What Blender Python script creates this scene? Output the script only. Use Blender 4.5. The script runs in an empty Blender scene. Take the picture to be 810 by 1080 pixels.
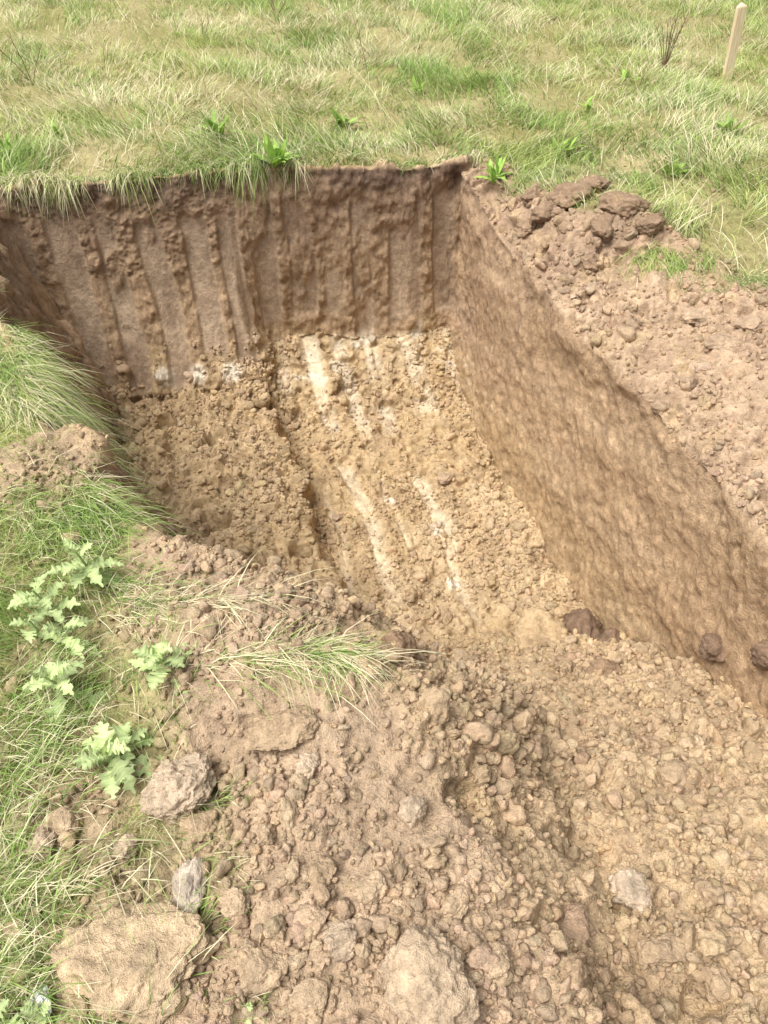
import bpy, math, numpy as np
from mathutils import Vector
rng=np.random.default_rng(7)
sc=bpy.context.scene
sc.view_settings.view_transform='Standard'; sc.view_settings.look='None'; sc.view_settings.exposure=0
# ---------------------------------------------------------------- noise
def h3(ix,iy,iz,seed):
    n=(ix*73856093)^(iy*19349663)^(iz*83492791)^(seed*668265263+12345)
    n=(n&0xFFFFFFFF).astype(np.uint32)
    n^=n>>np.uint32(13); n*=np.uint32(0x5bd1e995); n^=n>>np.uint32(15); n*=np.uint32(0x27d4eb2d); n^=n>>np.uint32(15)
    return n.astype(np.float64)/4294967296.0
def vn(p,seed=0):
    i=np.floor(p).astype(np.int64); f=p-i; f=f*f*(3-2*f)
    x,y,z=i[...,0],i[...,1],i[...,2]; fx,fy,fz=f[...,0],f[...,1],f[...,2]
    r=0
    for a in (0,1):
        for b in (0,1):
            for c in (0,1):
                w=(fx if a else 1-fx)*(fy if b else 1-fy)*(fz if c else 1-fz)
                r=r+w*h3(x+a,y+b,z+c,seed)
    return r*2-1
def fbm(p,sc_,octv=4,seed=0,gain=.5):
    p=np.asarray(p)*sc_; r=0;a=1
    for o in range(octv):
        r=r+a*vn(p+o*17.3,seed+o); p=p*2.03; a*=gain
    return r
def P3(x,y,z=None):
    x=np.asarray(x,float); y=np.asarray(y,float)
    return np.stack([x,y,np.zeros_like(x) if z is None else z],-1)
def worley(p,cell,seed):
    q=p/cell; i=np.floor(q).astype(np.int64)
    best=np.full(q.shape[:-1],9.0); bid=np.zeros(q.shape[:-1])
    for a in (-1,0,1):
        for b in (-1,0,1):
            for c in (-1,0,1):
                X,Y,Z=i[...,0]+a,i[...,1]+b,i[...,2]+c
                jx=h3(X,Y,Z,seed);jy=h3(X,Y,Z,seed+1);jz=h3(X,Y,Z,seed+2)
                rad=.6+.6*jx
                d=((X+jx-q[...,0])**2+(Y+jy-q[...,1])**2+(Z+jz-q[...,2])**2)/rad**2
                m=d<best; best=np.where(m,d,best); bid=np.where(m,jy,bid)
    return np.sqrt(best),bid
def sst(a,b,x):
    t=np.clip((x-a)/(b-a),0,1); return t*t*(3-2*t)
# ---------------------------------------------------------------- layout
def sr(x,y):
    X=x-.48;Y=y-4.73
    return X+.29*Y, Y-.17*X
def xy(s,r):
    Y=(r+.17*s)/1.0493; X=s-.29*Y
    return X+.48,Y+4.73
RIM=np.array([(-2.8,7),(-2.3,4.7),(-2.05,3.75),(-1.66,2.85),(-1.14,2.12),(-.82,1.68),(-.5,1.46),(-.16,1.27),(.02,1.02),(.16,.76),(.32,.48),(.5,.1),(.9,-.7),(2.5,-1.6),(4,-1.9)])
def rimd(x,y):
    best=np.full(x.shape,1e9); sg=np.ones(x.shape)
    for a,b in zip(RIM[:-1],RIM[1:]):
        d=b-a; L=d@d
        t=np.clip(((x-a[0])*d[0]+(y-a[1])*d[1])/L,0,1)
        ex=x-a[0]-t*d[0]; ey=y-a[1]-t*d[1]; q=ex*ex+ey*ey
        c=d[0]*(y-a[1])-d[1]*(x-a[0])
        m=q<best; best=np.where(m,q,best); sg=np.where(m,np.sign(c),sg)
    return np.sqrt(best)*sg
def H(x,y):
    s,r=sr(x,y); d=rimd(x,y)+.05*fbm(P3(x,y),4,2,3)
    tr=np.interp(y,[-4,-1.5,0,.5,.8,1.1,1.55,1.91,2.3,3.2,4.3,6],[0,-.06,-.13,-.21,-.32,-.51,-.82,-1.13,-1.45,-1.48,-1.38,-1.3])
    be=np.maximum(tr,-1.24+.03*np.sin(y*2))
    lg=sst(-1.34,-1.44,s+.05*fbm(P3(x,y),4,3,9)); fl=tr*(1-lg)+be*lg
    bd=.08+.16*sst(0,-.8,r); bw=np.clip(.12+.4*(-r),.12,.9)
    zr=np.where(s<0,-bd+s*12,-bd*(1-np.clip(s/bw,0,1))**1.3)
    zbR=np.interp(r,[-2.5,-.45,-.1,0],[-3,-1.34,-1.05,0]); zbL=np.interp(r,[-1.6,-.38,-.12,0],[-2.6,-1.22,-.6,0])
    m=sst(-1.3,-1.5,s+.03*vn(P3(x,y)*6,12)); zb=zbR*(1-m)+zbL*m
    sl=1.0+2.5*sst(1.2,2.0,y)
    zl=np.where(d>0,-sl*d,0)
    h=np.maximum(np.maximum(fl,zr),np.maximum(zb,zl))
    def g(cx,cy,rad,a): return a*np.exp(-((x-cx)**2+(y-cy)**2)/rad**2)
    h=h+g(-.38,1.22,.22,.05)+g(1.05,3.85,.2,.11)+g(.85,4.25,.18,.05)+g(1.3,3.75,.16,.04)+g(-1.1,1.85,.2,.07)+g(.05,.5,.3,.03)
    h=h+g(.95,2.0,.25,.05)+g(.02,1.52,.10,-.20)+g(-.02,1.75,.12,-.1)
    out=sst(-.5,-1.2,h)
    h=h+(1-out)*.035*fbm(P3(x,y),1.6,3,5)+out*.035*fbm(P3(x,y),2.5,3,8)
    far=np.hypot(x,y); h=h+sst(12,60,far)*.8*fbm(P3(x,y),.03,3,31)
    return h
# ---------------------------------------------------------------- grid
def lines(lo,hi,hf,maxd):
    c=[lo]
    while c[-1]<hi: c.append(c[-1]+hf(c[-1]))
    up=[c[-1]];st=hf(hi)
    while up[-1]<maxd: st*=1.22; up.append(up[-1]+st)
    dn=[lo];st=hf(lo)
    while dn[-1]>-maxd: st*=1.22; dn.append(dn[-1]-st)
    return np.array(dn[::-1][:-1]+c+up[1:])
def hs(s):
    if -.125<s<.008: return .0013
    if -2.6<s<.3: return .0068
    return .0095
def hr(r):
    if r<-2.8: return .0052
    if r<-.4: return .007
    if r<-.11: return .005
    if r<.006: return .0013
    return .012
S=lines(-3.25,1.5,hs,500); R=lines(-4.7,.5,hr,500)
nr,ns=len(R),len(S)
SS,RR=np.meshgrid(S,R)
X0,Y0=xy(SS,RR); Z0=H(X0,Y0)
core=(X0>-3.6)&(X0<3)&(Y0>-.3)&(Y0<5.6)
D0=rimd(X0,Y0)
wz=P3(X0,Y0,Z0)
topw=sst(-.5,-.15,Z0)
wx=(.03*fbm(wz,1.3,3,21)+.03*fbm(wz*np.array([1,1,1.6]),2.3,5,22,.45)*(.12+topw))*core; wy=(.045*fbm(wz*np.array([1,1,.35]),2.2,3,23)+.02*fbm(wz,7,2,24)*sst(-.3,-.05,Z0))*core
P=np.stack([X0+wx,Y0+wy,Z0],-1)
def normals(P):
    du=np.gradient(P,axis=1); dv=np.gradient(P,axis=0)
    n=np.cross(du,dv); n/=np.linalg.norm(n,axis=-1,keepdims=True)+1e-12
    return n
N=normals(P)
steep=sst(.75,.4,N[...,2])
nz=fbm(P3(X0,Y0),3.0,3,41)
backwall=sst(-.6,-.35,RR)*sst(.02,-.06,SS)*(Z0<.05)*steep
rightwall=steep*sst(-.2,-.14,SS)*(RR<0)*(1-sst(-.06,-.14,SS)*sst(-.12,-.02,RR))
leftwall=steep*sst(-1.5,-1.7,SS)*sst(-.3,-.5,RR)*sst(1.9,2.2,Y0)
inside=(sst(.02,-.06,Z0))
edge=np.clip(.08+.38*(-RR),.04,1.15)+.14*nz
gb=sst(.0,.05,RR+.03*nz)*np.where(SS>0.05,sst(edge-.1,edge+.03,SS),1)
gr=sst(edge-.06,edge+.08,SS)*(RR<=.05)
lim=np.interp(Y0,[-2,.3,.7,1.1,1.3,1.6,5],[-.52,-.5,-.56,-.60,-.62,-.7,-.7])
gl=sst(.0,-.05,D0)*sst(lim+.12,lim-.10,X0+.16*nz)
gl*=1-.9*sst(.26,.16,np.hypot((X0+1.1)*.8,Y0-1.87)+.05*nz)
gl*=1-.8*sst(.16,.10,np.hypot(X0+.72,(Y0-.78))+.05*nz)
patch=sst(.35,.7,fbm(P3(X0,Y0),5,2,77)+.2)
gl*=1-.55*patch*sst(1.7,1.3,Y0)
G=np.where((SS<-.9)&(RR<=0),gl,np.where(RR>.05,gb,np.maximum(gb*(RR>0),gr)))
G=np.clip(G,0,1)
# --- teeth grooves
per=.235
ph=SS/per+.45*vn(P3(SS*1.7,Z0*.5),51)+.05*vn(P3(SS*7,Z0*3),52)
fr=ph-np.floor(ph); gid=h3(np.floor(ph).astype(np.int64),np.zeros(SS.shape,np.int64),np.zeros(SS.shape,np.int64),5)
zend=np.where(SS<-1.4,-1.04,-.93)+.28*(gid-.5)
pn=fbm(P*np.array([1,1,.45]),5,4,55)
wd1=.58+.26*gid
panel=sst(.04,.12,fr+.03*pn)*sst(wd1+.09,wd1,fr+.05*pn)*sst(-.10,-.22,Z0+.08*nz)*sst(zend-.06,zend+.03,Z0+.05*pn)*backwall
panel*=1-.85*sst(.3,.6,pn)
panel*=sst(-.04,-.08,SS)
floorR=(1-steep)*inside*sst(-1.38,-1.3,SS)*sst(-.08,-.18,SS)*sst(1.9,2.4,Y0)
stn=fbm(P3(SS*5,Y0*1.4),1.5,4,57)
streak=sst(.12,.3,fr+.08*nz)*sst(.75,.5,fr+.08*nz)*floorR*sst(2.2,2.9,Y0)*sst(-.1,.45,stn+.15)
lowst=sst(.1,.3,fr)*sst(.75,.55,fr)*sst(-.98,-1.1,Z0)*sst(-.9,-.5,RR)*sst(-1.35,-1.25,SS)*sst(-.06,-.14,SS)*sst(-.1,.4,pn+.1)
disp=np.zeros_like(Z0)
c=core
Pc=P[c]; rough=1-.94*panel[c]
rough*=1-.62*streak[c]-.35*lowst[c]
rough*=1-.7*backwall[c]*sst(-1.1,-1.0,Z0[c])
rw=rightwall[c]; low=sst(-.45,-.9,Z0[c])
rough*=1-rw*(.78-.3*topw[c])
rough*=1-.7*G[c]
moundm=(sst(.05,-.05,D0)*(RR<0)*(SS<-.2))
rough*=1-.35*moundm[c]
bench=((1-steep)*inside*sst(-1.3,-1.42,SS)*sst(1.9,2.3,Y0))[c]
rough*=1-.2*floorR[c]
flr=((1-steep)*inside)[c]
q=Pc+.02*np.stack([vn(Pc*14,61),vn(Pc*14,62),vn(Pc*14,63)],-1)
w0,i0=worley(q,.16,131)
w1,i1=worley(q,.085,101); w2,i2=worley(q,.038,111); w3,i3=worley(Pc,.018,121)
dome=lambda w:np.sqrt(np.clip(1-w*w*1.0,0,1))
dm0=dome(w0);dm1=dome(w1);dm2=dome(w2);dm3=dome(w3)
sel1=sst(.35,.5,i1)
d_=.03*dm0*sst(.5,.65,i0)*(.3+.9*bench)+.028*dm1*sel1*(.8+.9*bench)+.018*dm2*sst(.15,.4,i2)+.008*dm3
d_+=.014*fbm(Pc,9,4,65)*(1+.8*bench)+.005*fbm(Pc,40,2,66)
d_*=rough
d_+=-.013*panel[c]+.005*fbm(Pc*np.array([6,6,1.2]),3,3,67)*panel[c]
d_+=-.010*streak[c]
d_+=.014*fbm(Pc,14,4,74,.65)*backwall[c]*(1-panel[c])
d_+=rw*(.007*fbm(np.stack([0*Pc[:,0],Pc[:,1]*.9,Pc[:,2]*7+Pc[:,1]*1.5],-1),1.0,4,69)+.008*fbm(Pc,4,4,70)+.007*fbm(Pc,24,4,73,.6)+.010*topw[c]*fbm(Pc,9,3,75))
d_-=bench*.08*sst(.25,.6,fbm(Pc,7,2,71))
d_-=flr*.035*sst(.3,.6,fbm(Pc,11,2,72))*(1-.7*streak[c])*(1-.6*moundm[c])
disp[c]=d_
P=P+N*disp[...,None]
N=normals(P)
# ---------------------------------------------------------------- colours
def col(r,g,b): return np.array([r,g,b])
C=np.zeros(P.shape)+col(.52,.375,.21)
def mix(C,m,k): m=np.clip(m,0,1)[...,None]; return C*(1-m)+k*m
n1=fbm(P,2.2,4,81); n2=fbm(P,7,4,83)
C=mix(C,sst(-.5,.5,n1)*.6,col(.59,.445,.275))
C=mix(C,sst(.0,.6,n2)*.5,col(.37,.25,.145))
ramp=sst(2.2,1.7,Y0); C=mix(C,ramp*.8,col(.52,.38,.235))
C=mix(C,ramp*sst(.1,.6,n2)*.5,col(.42,.29,.175))
mound=moundm; C=mix(C,mound*.85,col(.44,.32,.215))
dirtR=(SS>0)*sst(-.4,-.2,Z0)*(RR<.1); C=mix(C,dirtR*.85,col(.50,.355,.24))
C=mix(C,dirtR*sst(-.1,.5,n2)*.5,col(.39,.265,.175))
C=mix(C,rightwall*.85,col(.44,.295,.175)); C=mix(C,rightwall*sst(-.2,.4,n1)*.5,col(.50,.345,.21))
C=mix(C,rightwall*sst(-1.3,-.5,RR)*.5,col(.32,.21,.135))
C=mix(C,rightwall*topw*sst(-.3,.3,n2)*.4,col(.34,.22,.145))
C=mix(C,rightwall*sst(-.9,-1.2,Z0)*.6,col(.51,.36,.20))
C=mix(C,rightwall*sst(.1,.5,fbm(np.stack([0*SS,P[...,1]*.9,P[...,2]*5+P[...,1]*1.5],-1),1.2,4,90))*.28,col(.60,.44,.28))
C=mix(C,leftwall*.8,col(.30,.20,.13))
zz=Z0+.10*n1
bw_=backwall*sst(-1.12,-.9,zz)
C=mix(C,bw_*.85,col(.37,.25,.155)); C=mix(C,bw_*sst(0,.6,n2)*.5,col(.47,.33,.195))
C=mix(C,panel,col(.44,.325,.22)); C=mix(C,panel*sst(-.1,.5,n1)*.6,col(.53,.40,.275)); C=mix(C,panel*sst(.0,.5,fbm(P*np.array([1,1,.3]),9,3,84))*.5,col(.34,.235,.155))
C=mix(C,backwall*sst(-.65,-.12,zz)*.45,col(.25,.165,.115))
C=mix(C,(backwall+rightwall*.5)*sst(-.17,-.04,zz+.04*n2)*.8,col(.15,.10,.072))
heap=sst(.5,.2,np.hypot(X0-1.0,Y0-3.95)+.15*nz)*(1-backwall); C=mix(C,heap*.65,col(.36,.25,.17))
C=mix(C,streak*.65,col(.74,.61,.43))
C=mix(C,lowst*.7,col(.76,.65,.48))
sp=sst(-.98,-1.06,zz)*sst(-1.36,-1.2,zz)*sst(-.8,-.5,RR)*sst(.35,.6,fbm(P,9,4,85))*(SS>-1.4); C=mix(C,sp*.7*sst(-.05,-.12,SS),col(.76,.67,.52))
for sx in (-2.06,-1.83,-1.60):
    mk=np.exp(-(((SS-sx)/.065)**2+((Z0+1.09)/.055)**2)**2)*sst(-.6,-.4,RR)
    C=mix(C,mk*.95*sst(-.8,-.1,n2+.3),col(.88,.78,.62))
whn=fbm(P,16,3,86)
for (a,b,rd) in ((-1.1,2.75,.10),(.25,3.05,.09),(-.02,3.3,.06),(.35,2.7,.05),(-.25,3.9,.07),(.15,3.5,.05)):
    C=mix(C,sst(rd,rd*.3,np.hypot(X0-a,Y0-b)+.07*whn+.03)*.85,col(.78,.70,.58))
C=mix(C,sst(.25,.65,fbm(P,11,3,87))*.3*inside*(1-steep),col(.60,.44,.23))
hol=np.exp(-((X0-.0)**2+(Y0-1.55)**2)/.02); C=mix(C,hol*.5,col(.27,.18,.11))
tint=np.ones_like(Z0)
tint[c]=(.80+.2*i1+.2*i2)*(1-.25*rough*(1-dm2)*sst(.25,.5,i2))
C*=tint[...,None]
gsoil=mix(np.zeros(P.shape)+col(.28,.27,.10),sst(-.3,.5,n1),col(.38,.34,.16))
C=mix(C,G*.8,gsoil)
# ---------------------------------------------------------------- mesh helpers
def mesh_obj(name,V,loops,starts,cols=None,mat=None,smooth=True):
    me=bpy.data.meshes.new(name)
    me.vertices.add(len(V)); me.vertices.foreach_set('co',np.ascontiguousarray(V,dtype=np.float32).ravel())
    me.loops.add(len(loops)); me.loops.foreach_set('vertex_index',loops.astype(np.int32).ravel())
    me.polygons.add(len(starts)); me.polygons.foreach_set('loop_start',starts.astype(np.int32))
    me.update(calc_edges=True)
    me.polygons.foreach_set('use_smooth',np.full(len(starts),smooth,dtype=bool))
    if cols is not None:
        a=me.color_attributes.new('Col','FLOAT_COLOR','POINT')
        cc=np.ones((len(V),4),np.float32); cc[:,:3]=np.clip(cols,0,1); a.data.foreach_set('color',cc.ravel())
    if mat: me.materials.append(mat)
    o=bpy.data.objects.new(name,me); sc.collection.objects.link(o); return o
def quads(F): return F.ravel(),np.arange(len(F))*4
def tris(F): return F.ravel(),np.arange(len(F))*3
# ---------------------------------------------------------------- materials
def new_mat(name):
    m=bpy.data.materials.new(name); m.use_nodes=True; nt=m.node_tree; nt.nodes.clear(); return m,nt,nt.nodes,nt.links
def soil_mat(name,bump=.9,scale=1.0,con=1.0,bdist=.016):
    m,nt,n,l=new_mat(name)
    out=n.new('ShaderNodeOutputMaterial'); b=n.new('ShaderNodeBsdfPrincipled'); l.new(b.outputs[0],out.inputs[0])
    b.inputs['Roughness'].default_value=.92; b.inputs['Specular IOR Level'].default_value=.15
    at=n.new('ShaderNodeAttribute'); at.attribute_name='Col'
    tc=n.new('ShaderNodeTexCoord')
    def noise(s,d,r=.6):
        t=n.new('ShaderNodeTexNoise'); t.inputs['Scale'].default_value=s*scale; t.inputs['Detail'].default_value=d; t.inputs['Roughness'].default_value=r; l.new(tc.outputs['Object'],t.inputs['Vector']); return t
    a=noise(30,4,.7); f=noise(190,2,.7)
    mr=n.new('ShaderNodeMapRange'); mr.inputs[1].default_value=.3; mr.inputs[2].default_value=.7; mr.inputs[3].default_value=1-.28*con; mr.inputs[4].default_value=1+.25*con; l.new(a.outputs[0],mr.inputs[0])
    mr2=n.new('ShaderNodeMapRange'); mr2.inputs[1].default_value=.3; mr2.inputs[2].default_value=.7; mr2.inputs[3].default_value=1-.2*con; mr2.inputs[4].default_value=1+.2*con; l.new(f.outputs[0],mr2.inputs[0])
    mu=n.new('ShaderNodeMath'); mu.operation='MULTIPLY'; l.new(mr.outputs[0],mu.inputs[0]); l.new(mr2.outputs[0],mu.inputs[1])
    vm=n.new('ShaderNodeVectorMath'); vm.operation='SCALE'; l.new(at.outputs['Color'],vm.inputs[0]); l.new(mu.outputs[0],vm.inputs['Scale'])
    l.new(vm.outputs[0],b.inputs['Base Color'])
    ad2=n.new('ShaderNodeMath'); ad2.operation='MULTIPLY_ADD'; l.new(f.outputs[0],ad2.inputs[0]); ad2.inputs[1].default_value=.4; l.new(a.outputs[0],ad2.inputs[2])
    bp=n.new('ShaderNodeBump'); bp.inputs['Strength'].default_value=bump; bp.inputs['Distance'].default_value=bdist; l.new(ad2.outputs[0],bp.inputs['Height']); l.new(bp.outputs[0],b.inputs['Normal'])
    return m
def leaf_mat(name,trans=.3,rough=.6,tex=False):
    m,nt,n,l=new_mat(name)
    out=n.new('ShaderNodeOutputMaterial'); b=n.new('ShaderNodeBsdfPrincipled'); t=n.new('ShaderNodeBsdfTranslucent'); mx=n.new('ShaderNodeMixShader')
    at=n.new('ShaderNodeAttribute'); at.attribute_name='Col'
    src=at.outputs['Color']
    if tex:
        tc=n.new('ShaderNodeTexCoord'); no=n.new('ShaderNodeTexNoise'); no.inputs['Scale'].default_value=60; no.inputs['Detail'].default_value=2; l.new(tc.outputs['Object'],no.inputs['Vector'])
        mr=n.new('ShaderNodeMapRange'); mr.inputs[3].default_value=.7; mr.inputs[4].default_value=1.3; l.new(no.outputs[0],mr.inputs[0])
        vm=n.new('ShaderNodeVectorMath'); vm.operation='SCALE'; l.new(at.outputs['Color'],vm.inputs[0]); l.new(mr.outputs[0],vm.inputs['Scale']); src=vm.outputs[0]
    l.new(src,b.inputs['Base Color']); l.new(src,t.inputs['Color'])
    b.inputs['Roughness'].default_value=rough; b.inputs['Specular IOR Level'].default_value=.3
    mx.inputs[0].default_value=trans; l.new(b.outputs[0],mx.inputs[1]); l.new(t.outputs[0],mx.inputs[2]); l.new(mx.outputs[0],out.inputs[0])
    return m
M_soil=soil_mat('soil'); M_clod=soil_mat('clod_soil',1.0,1.7,1.0,.010); M_grass=leaf_mat('grass_blades'); M_leaf=leaf_mat('leaf',.2,.5,True)
# ---------------------------------------------------------------- ground
idx=np.arange(nr*ns).reshape(nr,ns)
F=np.stack([idx[:-1,:-1],idx[:-1,1:],idx[1:,1:],idx[1:,:-1]],-1).reshape(-1,4)
lo,st=quads(F)
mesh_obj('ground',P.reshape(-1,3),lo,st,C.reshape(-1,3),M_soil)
# ---------------------------------------------------------------- scatter
dA=np.linalg.norm(np.cross(P[:-1,1:]-P[:-1,:-1],P[1:,:-1]-P[:-1,:-1]),axis=-1)
def scatter(w,n):
    ww=(w[:-1,:-1]*dA).ravel(); cs=np.cumsum(ww); k=np.searchsorted(cs,rng.random(n)*cs[-1]); k=np.minimum(k,len(ww)-1)
    i,j=np.divmod(k,ns-1); u=rng.random((n,1));v=rng.random((n,1))
    p=P[i,j]*(1-u)*(1-v)+P[i,j+1]*u*(1-v)+P[i+1,j]*(1-u)*v+P[i+1,j+1]*u*v
    return p,N[i,j],C[i,j],i,j
CAM=np.array([0,0,1.65])
import bmesh
def ico(sub):
    bm=bmesh.new(); bmesh.ops.create_icosphere(bm,subdivisions=sub,radius=1); bm.verts.ensure_lookup_table()
    V=np.array([v.co[:] for v in bm.verts]); F=np.array([[v.index for v in f.verts] for f in bm.faces]); bm.free(); return V,F
def rockify(V,seed,cuts=9,amp=.12,fine=.03):
    r=np.random.default_rng(seed); V=V.copy()
    for k in range(cuts):
        n=r.normal(size=3); n/=np.linalg.norm(n); d=.5+.4*r.random()
        t=V@n-d; V-=np.where(t>0,t*.85,0)[:,None]*n
    L=V/np.linalg.norm(V,axis=1,keepdims=True)
    V=V+L*(amp*fbm(V+seed*3.1,1.9,3,seed)+fine*fbm(V+seed,5,5,seed+3,.65))[:,None]
    return V
def rotm(n):
    q=rng.normal(size=(n,4)); q/=np.linalg.norm(q,axis=1,keepdims=True); w,x,y,z=q.T
    return np.stack([np.stack([1-2*(y*y+z*z),2*(x*y-z*w),2*(x*z+y*w)],-1),np.stack([2*(x*y+z*w),1-2*(x*x+z*z),2*(y*z-x*w)],-1),np.stack([2*(x*z-y*w),2*(y*z+x*w),1-2*(x*x+y*y)],-1)],-2)
def crumbs(name,sub,n,w,rmin,rmax,powr,sink=.2,mat=None,tone=(.85,1.2),own=.3,oc=(.54,.40,.26)):
    V0,F0=ico(sub); T=[rockify(V0,500+k,7,.22,.09) for k in range(12)]
    p,nn,cc,i,j=scatter(w,n)
    rad=rmin*(rmax/rmin)**(rng.random(n)**powr)
    k=rng.integers(0,12,n); Rm=rotm(n); sc3=np.stack([rad*rng.uniform(.8,1.4,n),rad*rng.uniform(.7,1.1,n),rad*rng.uniform(.6,1.0,n)],-1)
    TV=np.stack(T)[k]*sc3[:,None,:]
    TV=np.einsum('nij,nvj->nvi',Rm,TV)+(p+nn*(rad*(.6-sink))[:,None])[:,None,:]
    nv=len(V0); Fa=(F0[None]+(np.arange(n)*nv)[:,None,None]).reshape(-1,3)
    tn=rng.uniform(tone[0],tone[1],(n,1)); base=cc*tn*(1+.12*rng.normal(size=(n,3))*np.array([.25,.2,.35]))
    base=base*(1-own)+own*np.array(oc)*tn
    cols=np.repeat(base,nv,axis=0)
    lo,st=tris(Fa); return mesh_obj(name,TV.reshape(-1,3),lo,st,cols,mat or M_clod,smooth=(sub>=3))
flat=sst(.45,.75,N[...,2])
coreF=core&(X0<2.4)&(X0>-2.8)
clump=sst(-.4,.5,fbm(P3(X0,Y0),4,3,91))
wf=coreF*flat*(1-G*.75)*(RR<-.1)*(.25+clump)
near=1/(np.linalg.norm(P-CAM,axis=-1)**1.6)
pit=inside*(Z0<-.9)*(Y0>1.9)
front=sst(2.4,1.8,Y0)*(SS<.1)
rampm=front*sst(.0,.1,D0)
crumbs('loose_soil_crumbs',2,21000,wf*near*(front+.15),.003,.012,1.5,.15)
crumbs('ramp_soil_crumbs',2,6000,wf*rampm,.006,.017,1.5,.2)
crumbs('pit_floor_crumbs',2,8000,wf*pit*(1-.85*streak)*(1+.8*(SS<-1.4)),.006,.018,1.6,.25)
crumbs('bank_soil_crumbs',2,5000,wf*(dirtR+.0)*(SS<1.3)*near,.005,.018,1.8,.25)
wM=wf*(.05+1.2*front)*near
crumbs('soil_clod_scatter',3,2500,wM*(1+.6*moundm),.008,.022,1.5,.2)
crumbs('ramp_clod_scatter',3,800,wf*rampm,.013,.034,1.8,.3)
crumbs('pit_clod_scatter',3,700,wf*(pit*(1-streak)*(1+1.8*(SS<-1.4))+.6*dirtR+3*heap*dirtR),.018,.040,1.7,.4)
crumbs('soil_lump_scatter',4,170,wM*(Y0<2.3),.02,.042,1.5,.3)
# ---- individually placed clods
cp,sp_=math.cos(math.radians(44)),math.sin(math.radians(44))
def surf(px,py):
    a=(px-405)/802;b=(540-py)/802; d=np.array([a,cp+b*sp_,-sp_+b*cp])
    t=np.linspace(1.0,12,2600); q=CAM+t[:,None]*d
    h=H(q[:,0],q[:,1]); k=np.argmax(q[:,2]<h); return q[k],t[k]
def look(s,r):
    i=np.clip(np.searchsorted(R,r),0,nr-1);j=np.clip(np.searchsorted(S,s),0,ns-1); return P[i,j]
V5,F5=ico(5)
V6,F6=ico(6)
def clod(px,py,wpx,hpx,colr,seed,rz=0,thick=.6,name='soil_clod',cuts=10):
    q,t=surf(px,py); sx=wpx/802*t/2; sy=hpx/802*t/2*1.15
    s_,r_=sr(q[0],q[1]); k=sx*.6
    zs=[look(s_+a,r_+b)[2] for a in (-k,0,k) for b in (-k,0,k)]
    zt=max(float(np.mean(zs)),q[2]-.05)
    big=wpx>60
    V=rockify(V6 if big else V5,seed,cuts,.15,.08)
    V=V*np.array([1.15,1.15,1.15])*np.array([sx,sy,min(sx,sy)*thick])
    c_,s1=math.cos(rz),math.sin(rz); V=V@np.array([[c_,s1,0],[-s1,c_,0],[0,0,1]])
    cv=np.array(colr)*(1+.22*fbm(V,25,4,seed))[:,None]
    lo,st=tris(F6 if big else F5); o=mesh_obj(name,V,lo,st,cv,M_clod); o.location=(q[0],q[1],zt+min(sx,sy)*thick*.4); return o
T1=(.52,.385,.25);T2=(.56,.43,.30);DK=(.24,.16,.105);T3=(.49,.355,.225)
for i,a in enumerate([(138,1032,150,98,(.55,.41,.26),0,.5),(448,1045,94,86,(.53,.40,.27),.2,.65),(200,945,36,66,(.62,.51,.40),.1,.8),(188,835,66,62,T2,.4,.7),(298,778,66,46,T3,.2,.6),
    (275,1025,46,36,T1,0,.7),(360,997,42,36,T2,.5,.7),(663,948,48,36,(.58,.45,.32),.1,.7),(600,985,32,52,(.42,.29,.19),-.2,.8),(610,675,44,44,DK,0,1.1),(642,684,30,32,DK,.6,1.1),(565,682,60,40,(.52,.375,.22),0,1),(640,716,40,28,(.34,.23,.145),.2,.9),
    (741,712,32,22,DK,0,1),(800,712,32,26,DK,0,1),(415,700,46,46,(.32,.21,.13),0,1),(710,825,36,28,T3,0,.7),(70,870,36,30,T1,0,.7),(133,903,32,28,T2,.3,.7),(118,968,34,24,T1,.3,.7),(45,895,30,26,T2,.3,.8),(325,815,28,24,T2,.1,.8),(435,860,30,26,T2,.1,.8),
    (282,888,24,22,T1,.1,.8),(560,870,30,26,T3,.4,.7),(340,925,34,30,T3,.4,.7),(390,945,34,28,T1,.4,.7),(755,1040,40,30,T3,0,.7),(690,1010,44,32,T3,0,.7),(48,1062,20,30,(.8,.8,.78),.5,.7),(18,985,34,30,T1,.5,.7),(215,880,40,26,T3,.1,.7),(480,960,30,26,T1,.1,.7),
    (520,1020,36,30,T1,.6,.7),(330,1060,42,32,T1,.2,.7),(250,960,30,26,T1,.8,.8)]):
    px,py,w,h,cl,rz,th=a; clod(px,py,w,h,cl,900+i*7,rz,th)
for i,a in enumerate([(600,215,40,28),(655,225,46,32),(685,245,28,22),(575,235,32,24),(635,250,34,24),(560,215,26,18),(620,285,32,18),(555,250,26,20),(600,250,26,18),(625,200,30,20)]):
    clod(*a,(.35,.24,.155),1200+i*5,.3*i,.75,'dark_soil_clod',8)
for i,a in enumerate([(740,345,44,22),(790,350,36,20),(760,372,40,22),(470,510,18,14),(355,548,12,10)]):
    clod(*a,(.50,.36,.24),1300+i*5,.3*i,.6,'soil_clod')
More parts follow.
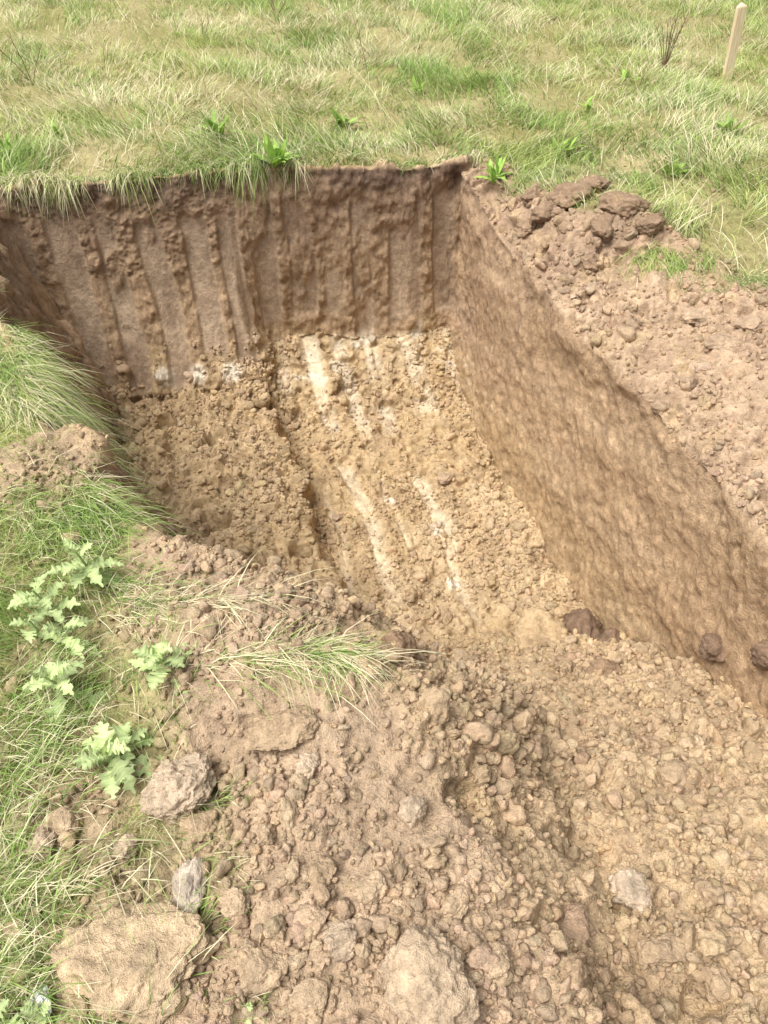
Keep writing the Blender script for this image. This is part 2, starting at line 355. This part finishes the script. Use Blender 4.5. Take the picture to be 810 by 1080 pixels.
# ---------------------------------------------------------------- grass
def blades(name,root,h,lean,k,droop,width,cols,mat=M_grass):
    n=len(root); t=np.array([0,.35,.7,1.0]); az=rng.uniform(0,2*np.pi,n)
    side=np.stack([np.cos(az),np.sin(az),0*az],-1); L=np.concatenate([lean,np.zeros((n,1))],1)
    pts=[]
    for ti,wf_ in zip(t,(1,.85,.55,0)):
        c_=root+L*(h*k*ti**1.4)[:,None]; c_=c_+np.array([0,0,1])*(h*(ti-droop*ti*ti))[:,None]
        if wf_>0: pts+= [c_-side*(width*wf_/2)[:,None],c_+side*(width*wf_/2)[:,None]]
        else: pts.append(c_)
    V=np.stack(pts,1); b=(np.arange(n)*7)[:,None]
    lo=np.concatenate([b+np.array([0,1,3,2]),b+np.array([2,3,5,4]),b+np.array([4,5,6])],1).ravel()
    st=((np.arange(n)*11)[:,None]+np.array([0,4,8])).ravel()
    g=np.array([.65,.65,.95,.95,1.1,1.1,1.2]); CC=cols[:,None,:]*g[None,:,None]
    return mesh_obj(name,V.reshape(-1,3),lo,st,CC.reshape(-1,3),mat,True)
GR=np.array([.29,.43,.11]);YG=np.array([.52,.60,.21]);ST=np.array([.84,.76,.50]);DG=np.array([.12,.22,.05])
def gcols(p,straw=.35,seed=0):
    n=len(p); v=fbm(p*np.array([1,1,0]),1.3,4,201+seed)+rng.normal(size=n)*.4; u=rng.random(n)
    c_=GR[None]*np.ones((n,1)); m=sst(-.5,.6,v)[:,None]; c_=c_*(1-m)+YG*m
    pst=np.clip(straw+.45*fbm(p*np.array([1,1,0]),1.7,3,207+seed),.04,.9)
    c_=np.where((u<pst)[:,None],ST,c_); c_=np.where(((u>.92))[:,None],DG,c_)
    return c_*rng.uniform(.7,1.25,(n,1))
def lawn(n,wt,hm,wd,straw,kk=(.4,1.4),seed=0):
    p,_,_,_,_=scatter(wt,n)
    ang=fbm(p*np.array([1,1,0]),1.8,3,211)*5+rng.normal(size=n)*.9
    lean=np.stack([np.cos(ang),np.sin(ang)],-1)
    hv=hm*(.5+.65*(1+fbm(p*np.array([1,1,0]),3.2,3,215))*.8)*rng.uniform(.5,1.5,n)
    p[:,2]-=.005
    return p,hv,lean,rng.uniform(kk[0],kk[1],n),rng.uniform(.1,.6,n),wd*rng.uniform(.6,1.3,n),gcols(p,straw,seed)
dist=np.linalg.norm(P-CAM,axis=-1)
vis=(np.abs(X0)<1.2+.62*Y0)&(Y0<13)&(Y0>-.5)
dens=.2+1.2*sst(-.6,.3,fbm(P3(X0,Y0),3.5,3,221))
parts=[]
wb=G*vis*(Y0>2.2)*((RR>0)|(SS>0))*dens*np.clip((6/np.maximum(dist,4.5))**1.5,0,1)
parts.append(lawn(190000,wb,.09,.0055,.28))
wl=G*(SS<-.9)*(RR<-.3)*(X0>-2.8)*(Y0>-.2)*dens/np.maximum(dist,1.3)
parts.append(lawn(42000,wl,.085,.0028,.22,seed=4))
parts.append(lawn(9000,wb,.22,.0038,.8,(.3,1.1)))
n=16000
s_=rng.uniform(-3.1,.12,n); keep=fbm(P3(s_,s_*0),3.5,3,231)+rng.normal(size=n)*.2>-.15; s_=s_[keep]; n=len(s_)
r_=rng.uniform(-.01,.10,n)
p=look(s_,np.maximum(r_,.012)); ang=-1.57+rng.normal(size=n)*.8
parts.append((p,rng.uniform(.03,.18,n)*(1+.8*fbm(P3(s_,s_*0),5,2,233)),np.stack([np.cos(ang),np.sin(ang)],-1),rng.uniform(.3,.9,n),rng.uniform(.6,2.0,n),rng.uniform(.003,.006,n),gcols(p,.5,7)))
def patchg(cx,cy,rx,ry,n,h,ang0,sp_,k,dr,straw,wid=.003):
    x=cx+rng.normal(size=n)*rx;y=cy+rng.normal(size=n)*ry; z=H(x,y)+.005
    a=ang0+rng.normal(size=n)*sp_; p=np.stack([x,y,z],-1)
    parts.append((p,h*rng.uniform(.5,1.3,n),np.stack([np.cos(a),np.sin(a)],-1),rng.uniform(k*.7,k*1.3,n),rng.uniform(dr*.7,dr*1.3,n),wid*rng.uniform(.6,1.3,n),gcols(p,straw,9)))
def pxp(px,py): q,_=surf(px,py); return q[0],q[1]
for (px,py,rx,ry,n_,h_,a_,k_,dr_,st_) in [(265,703,.10,.02,420,.12,0.1,1.3,.9,.45),(335,692,.06,.02,300,.13,-.5,1.1,1.05,.5),(215,640,.09,.02,200,.13,-.2,1.4,.9,.85),(25,395,.10,.14,1900,.24,-.8,.8,1.1,.4),(5,362,.08,.06,800,.18,-.8,.8,1.1,.4),(45,430,.06,.1,1300,.26,-.6,.8,1.4,.4),
   (110,530,.07,.06,600,.17,-.5,.9,1.2,.6),(60,560,.12,.06,700,.12,-.3,.8,.9,.4),(20,545,.1,.05,500,.11,-.3,.8,.9,.3),(235,845,.03,.02,90,.07,0,.6,.4,.2),(90,620,.08,.06,400,.12,-.5,.8,.8,.3),(690,275,.07,.04,600,.15,-1.2,.9,1.2,.4),(725,280,.07,.04,500,.14,-1.4,.8,1.3,.35),(655,190,.08,.04,500,.10,-1.3,.8,.9,.4),(575,185,.08,.04,500,.10,-1.3,.8,.9,.4),(780,300,.1,.04,500,.10,-1.3,.8,.9,.5),(370,700,.03,.02,80,.12,-1.0,.8,1.2,.5),
   (265,1070,.03,.03,60,.05,0,.8,.4,.2),(225,960,.03,.05,140,.06,0,.8,.4,.2),(150,640,.05,.05,250,.12,-.3,.9,.7,.6),(60,830,.06,.06,250,.10,.3,.8,.5,.5),(40,770,.06,.06,250,.12,.1,.8,.5,.4),(60,945,.06,.04,250,.10,.3,.8,.5,.3),(20,1030,.04,.05,200,.09,.3,.8,.5,.3)]:
    x_,y_=pxp(px,py); patchg(x_,y_,rx,ry,n_,h_,a_,.6,k_,dr_,st_)
A=[np.concatenate([q[i] for q in parts]) for i in range(7)]
blades('grass',*A)
# ---------------------------------------------------------------- leafy plants
def leafgeo(o,az,L,W,el,droop,lobes,ncol,roll=0,st=19):
    t=np.linspace(0,1,st); d=np.array([math.cos(az),math.sin(az)]); sd=np.array([-d[1],d[0],0])
    hz=L*t*math.cos(el); zz=L*(t*math.sin(el)-droop*t*t)
    cen=o+np.stack([d[0]*hz,d[1]*hz,zz],-1)
    cen=cen+sd*(L*.12*rng.normal()*t*t)[:,None]
    w=W*np.sin(np.pi*np.clip(t*.93+.04,0,1)**.85)*(1 if lobes==0 else (.30+.70*np.abs(np.sin(np.pi*lobes*t))**.8))
    V=[]
    for i in range(st):
        j1=(.75+.4*rng.random());j2=(.75+.4*rng.random())
        fw=(cen[min(i+1,st-1)]-cen[max(i-1,0)]); fw/=np.linalg.norm(fw)+1e-9
        off=fw*w[i]*.35*(lobes>0)
        u1=np.array([0,0,1])*w[i]*(.15+.22*rng.normal());u2=np.array([0,0,1])*w[i]*(.15+.22*rng.normal())
        V+=[cen[i]-sd*w[i]*j1+off+u1,cen[i],cen[i]+sd*w[i]*j2+off+u2]
    V=np.array(V); F=[]
    for i in range(st-1):
        a=i*3; F+=[[a,a+1,a+4,a+3],[a+1,a+2,a+5,a+4]]
    Cc=np.tile(ncol,(len(V),1)); Cc[1::3]*=1.3
    return V,np.array(F),Cc
def tube(p0,p1,r0,r1,c_,n=6):
    p0=np.array(p0,float);p1=np.array(p1,float); d=p1-p0; d/=np.linalg.norm(d); u=np.cross(d,[.3,.9,.1]);u/=np.linalg.norm(u);v=np.cross(d,u)
    a=np.arange(n)/n*2*np.pi; ring=np.cos(a)[:,None]*u+np.sin(a)[:,None]*v
    V=np.concatenate([p0+ring*r0,p1+ring*r1]); F=np.array([[i,(i+1)%n,n+(i+1)%n,n+i] for i in range(n)])
    return V,F,np.tile(c_,(2*n,1))
def build(name,geos,mat):
    V=[];F=[];Cc=[];o=0
    for v,f,c_ in geos: V.append(v);F.append(f+o);Cc.append(c_);o+=len(v)
    V=np.concatenate(V);F=np.concatenate(F);Cc=np.concatenate(Cc); lo,st=quads(F); return mesh_obj(name,V,lo,st,Cc,mat)
def thistle(px,py,hgt,L,nl,tilt=(0,0)):
    x,y=pxp(px,py); base=np.array([x,y,float(H(np.array([x]),np.array([y]))[0])]); g=[]
    top=base+np.array([tilt[0]+rng.normal()*.02,tilt[1]+rng.normal()*.02,hgt]); mid=(base+top)/2+np.array([.01,0,0])
    sc_=np.array([.38,.46,.22]); g.append(tube(base,mid,.004,.0035,sc_)); g.append(tube(mid,top,.0035,.0025,sc_))
    for i in range(nl):
        f=(i+.5)/nl; o=base+(top-base)*(.2+.8*f); az=i*2.4+rng.normal()*.3
        c_=np.array([.50,.60,.27])*rng.uniform(.65,1.15)
        g.append(leafgeo(o,az,L*(1.1-.5*f)*rng.uniform(.75,1.2),L*.22*(1.1-.4*f),.3+.8*f+.2*rng.normal(),.35+.25*rng.random(),rng.choice([4.0,4.5,3.5]),c_,st=33))
    build('sow_thistle_plant',g,M_leaf)
for a in [(125,812,.09,.14,10),(145,790,.06,.10,6),(75,735,.13,.12,10),(70,690,.1,.11,7),(182,718,.08,.13,9),(60,655,.15,.11,9),(100,618,.17,.12,11),(45,680,.10,.10,6),(5,1075,.05,.09,5),(60,1085,.05,.07,5),(272,1078,.03,.04,4)]: thistle(*a)
def rosette(px,py,L,nl,c0):
    x,y=pxp(px,py); base=np.array([x,y,float(H(np.array([x]),np.array([y]))[0])+.02]); g=[]
    for i in range(nl):
        g.append(leafgeo(base+np.array([rng.normal()*.02,rng.normal()*.02,0]),i*2.4+rng.normal()*.3,L*rng.uniform(.7,1.2),L*.10,rng.uniform(.6,1.35),rng.uniform(.15,.5),0,np.array(c0)*rng.uniform(.7,1.3),st=9))
    build('broadleaf_weed',g,M_leaf)
for a in [(230,150,.22,18),(362,138,.19,16),(292,182,.20,20),(523,195,.18,16),(765,145,.16,12),(440,100,.14,8),(60,150,.13,8),(620,120,.12,8),(710,190,.14,10),(590,165,.14,10),(15,165,.16,10),(660,90,.14,7)]:
    rosette(*a,np.array([.29,.44,.09])*rng.uniform(.8,1.1))
def deadweed(px,py,hgt,n,c0,spread=.25):
    x,y=pxp(px,py); b=np.array([x,y,0.]); g=[]
    for i in range(n):
        a=rng.uniform(0,6.28); d=np.array([math.cos(a),math.sin(a)])*spread*rng.uniform(.2,1)*hgt
        h=hgt*rng.uniform(.6,1); m=b+np.array([d[0]*.4,d[1]*.4,h*.5]); t=b+np.array([d[0],d[1],h])
        g+=[tube(b,m,.0035,.003,c0),tube(m,t,.003,.0015,c0)]
        for k in range(4):
            f=rng.uniform(.1,.9); s0=m+(t-m)*f; a2=rng.uniform(0,6.28); g.append(tube(s0,s0+np.array([math.cos(a2)*.04,math.sin(a2)*.04,.06])*rng.uniform(.5,1.2),.002,.001,c0))
    build('dead_weed',g,M_leaf)
for a in [(700,75,.5,9),(35,90,.4,3),(292,22,.2,4),(390,85,.5,1),(215,45,.22,2)]: deadweed(*a,np.array([.24,.15,.10]),.5)
# ---------------------------------------------------------------- survey stake
x,y=pxp(766,84)
m,nt,nn_,l=new_mat('stake_wood'); out=nn_.new('ShaderNodeOutputMaterial'); b=nn_.new('ShaderNodeBsdfPrincipled'); l.new(b.outputs[0],out.inputs[0])
tc=nn_.new('ShaderNodeTexCoord'); mp=nn_.new('ShaderNodeMapping'); mp.inputs['Scale'].default_value=(40,40,4); no=nn_.new('ShaderNodeTexNoise'); no.inputs['Scale'].default_value=2; no.inputs['Detail'].default_value=6
cr=nn_.new('ShaderNodeValToRGB'); cr.color_ramp.elements[0].color=(.68,.50,.29,1); cr.color_ramp.elements[1].color=(.90,.78,.58,1); cr.color_ramp.elements[0].position=.3; cr.color_ramp.elements[1].position=.65
l.new(tc.outputs['Object'],mp.inputs[0]); l.new(mp.outputs[0],no.inputs['Vector']); l.new(no.outputs[0],cr.inputs[0]); l.new(cr.outputs[0],b.inputs['Base Color']); b.inputs['Roughness'].default_value=.7
bm=bmesh.new()
def bx(w,d,z0,z1):
    v=[bm.verts.new((sx*w/2,sy*d/2,z)) for z in (z0,z1) for sx,sy in ((-1,-1),(1,-1),(1,1),(-1,1))]
    for f in ((0,3,2,1),(0,1,5,4),(1,2,6,5),(2,3,7,6),(3,0,4,7)): bm.faces.new([v[i] for i in f])
    return v
v=bx(.072,.035,-.15,.47); a=bm.verts.new((-.012,0,.50)); 
for i,j in ((4,5),(5,6),(6,7),(7,4)): bm.faces.new((v[i],v[j],a))
bmesh.ops.bevel(bm,geom=[e for e in bm.edges],offset=.003,segments=2,affect='EDGES')
me=bpy.data.meshes.new('survey_stake'); bm.to_mesh(me); bm.free(); me.materials.append(m)
o=bpy.data.objects.new('survey_stake',me); sc.collection.objects.link(o); o.location=(x,y,0); o.rotation_euler=(0,math.radians(-5),.3)
# ---------------------------------------------------------------- light
w=bpy.data.worlds.new('World'); sc.world=w; w.use_nodes=True; nt=w.node_tree; bg=nt.nodes['Background']; sky=nt.nodes.new('ShaderNodeTexSky'); sky.sky_type='NISHITA'; sky.sun_disc=False
az=math.radians(240); el=math.radians(64)
sky.sun_elevation=el; sky.sun_rotation=az; sky.dust_density=4; sky.air_density=1.0; sky.ozone_density=.6
bw2=nt.nodes.new('ShaderNodeRGBToBW'); mx=nt.nodes.new('ShaderNodeMixRGB'); mx.inputs[0].default_value=.75
nt.links.new(sky.outputs[0],bw2.inputs[0]); nt.links.new(sky.outputs[0],mx.inputs[1]); nt.links.new(bw2.outputs[0],mx.inputs[2]); nt.links.new(mx.outputs[0],bg.inputs[0]); bg.inputs[1].default_value=.15
sd=bpy.data.lights.new('sun','SUN'); sd.energy=4.6; sd.angle=math.radians(45); sd.color=(1,.975,.94)
so=bpy.data.objects.new('sun',sd); sc.collection.objects.link(so)
dirv=Vector((math.sin(az)*math.cos(el),math.cos(az)*math.cos(el),math.sin(el)))
so.rotation_euler=dirv.to_track_quat('Z','Y').to_euler()
# ---------------------------------------------------------------- camera
cd=bpy.data.cameras.new('camera'); cam=bpy.data.objects.new('camera',cd); sc.collection.objects.link(cam)
cd.sensor_fit='VERTICAL'; cd.sensor_height=36; cd.lens=26.73; cd.clip_start=.05; cd.clip_end=3000
cam.location=(0,0,1.65); cam.rotation_euler=(math.radians(46),0,0); sc.camera=cam
print('verts',nr*ns)
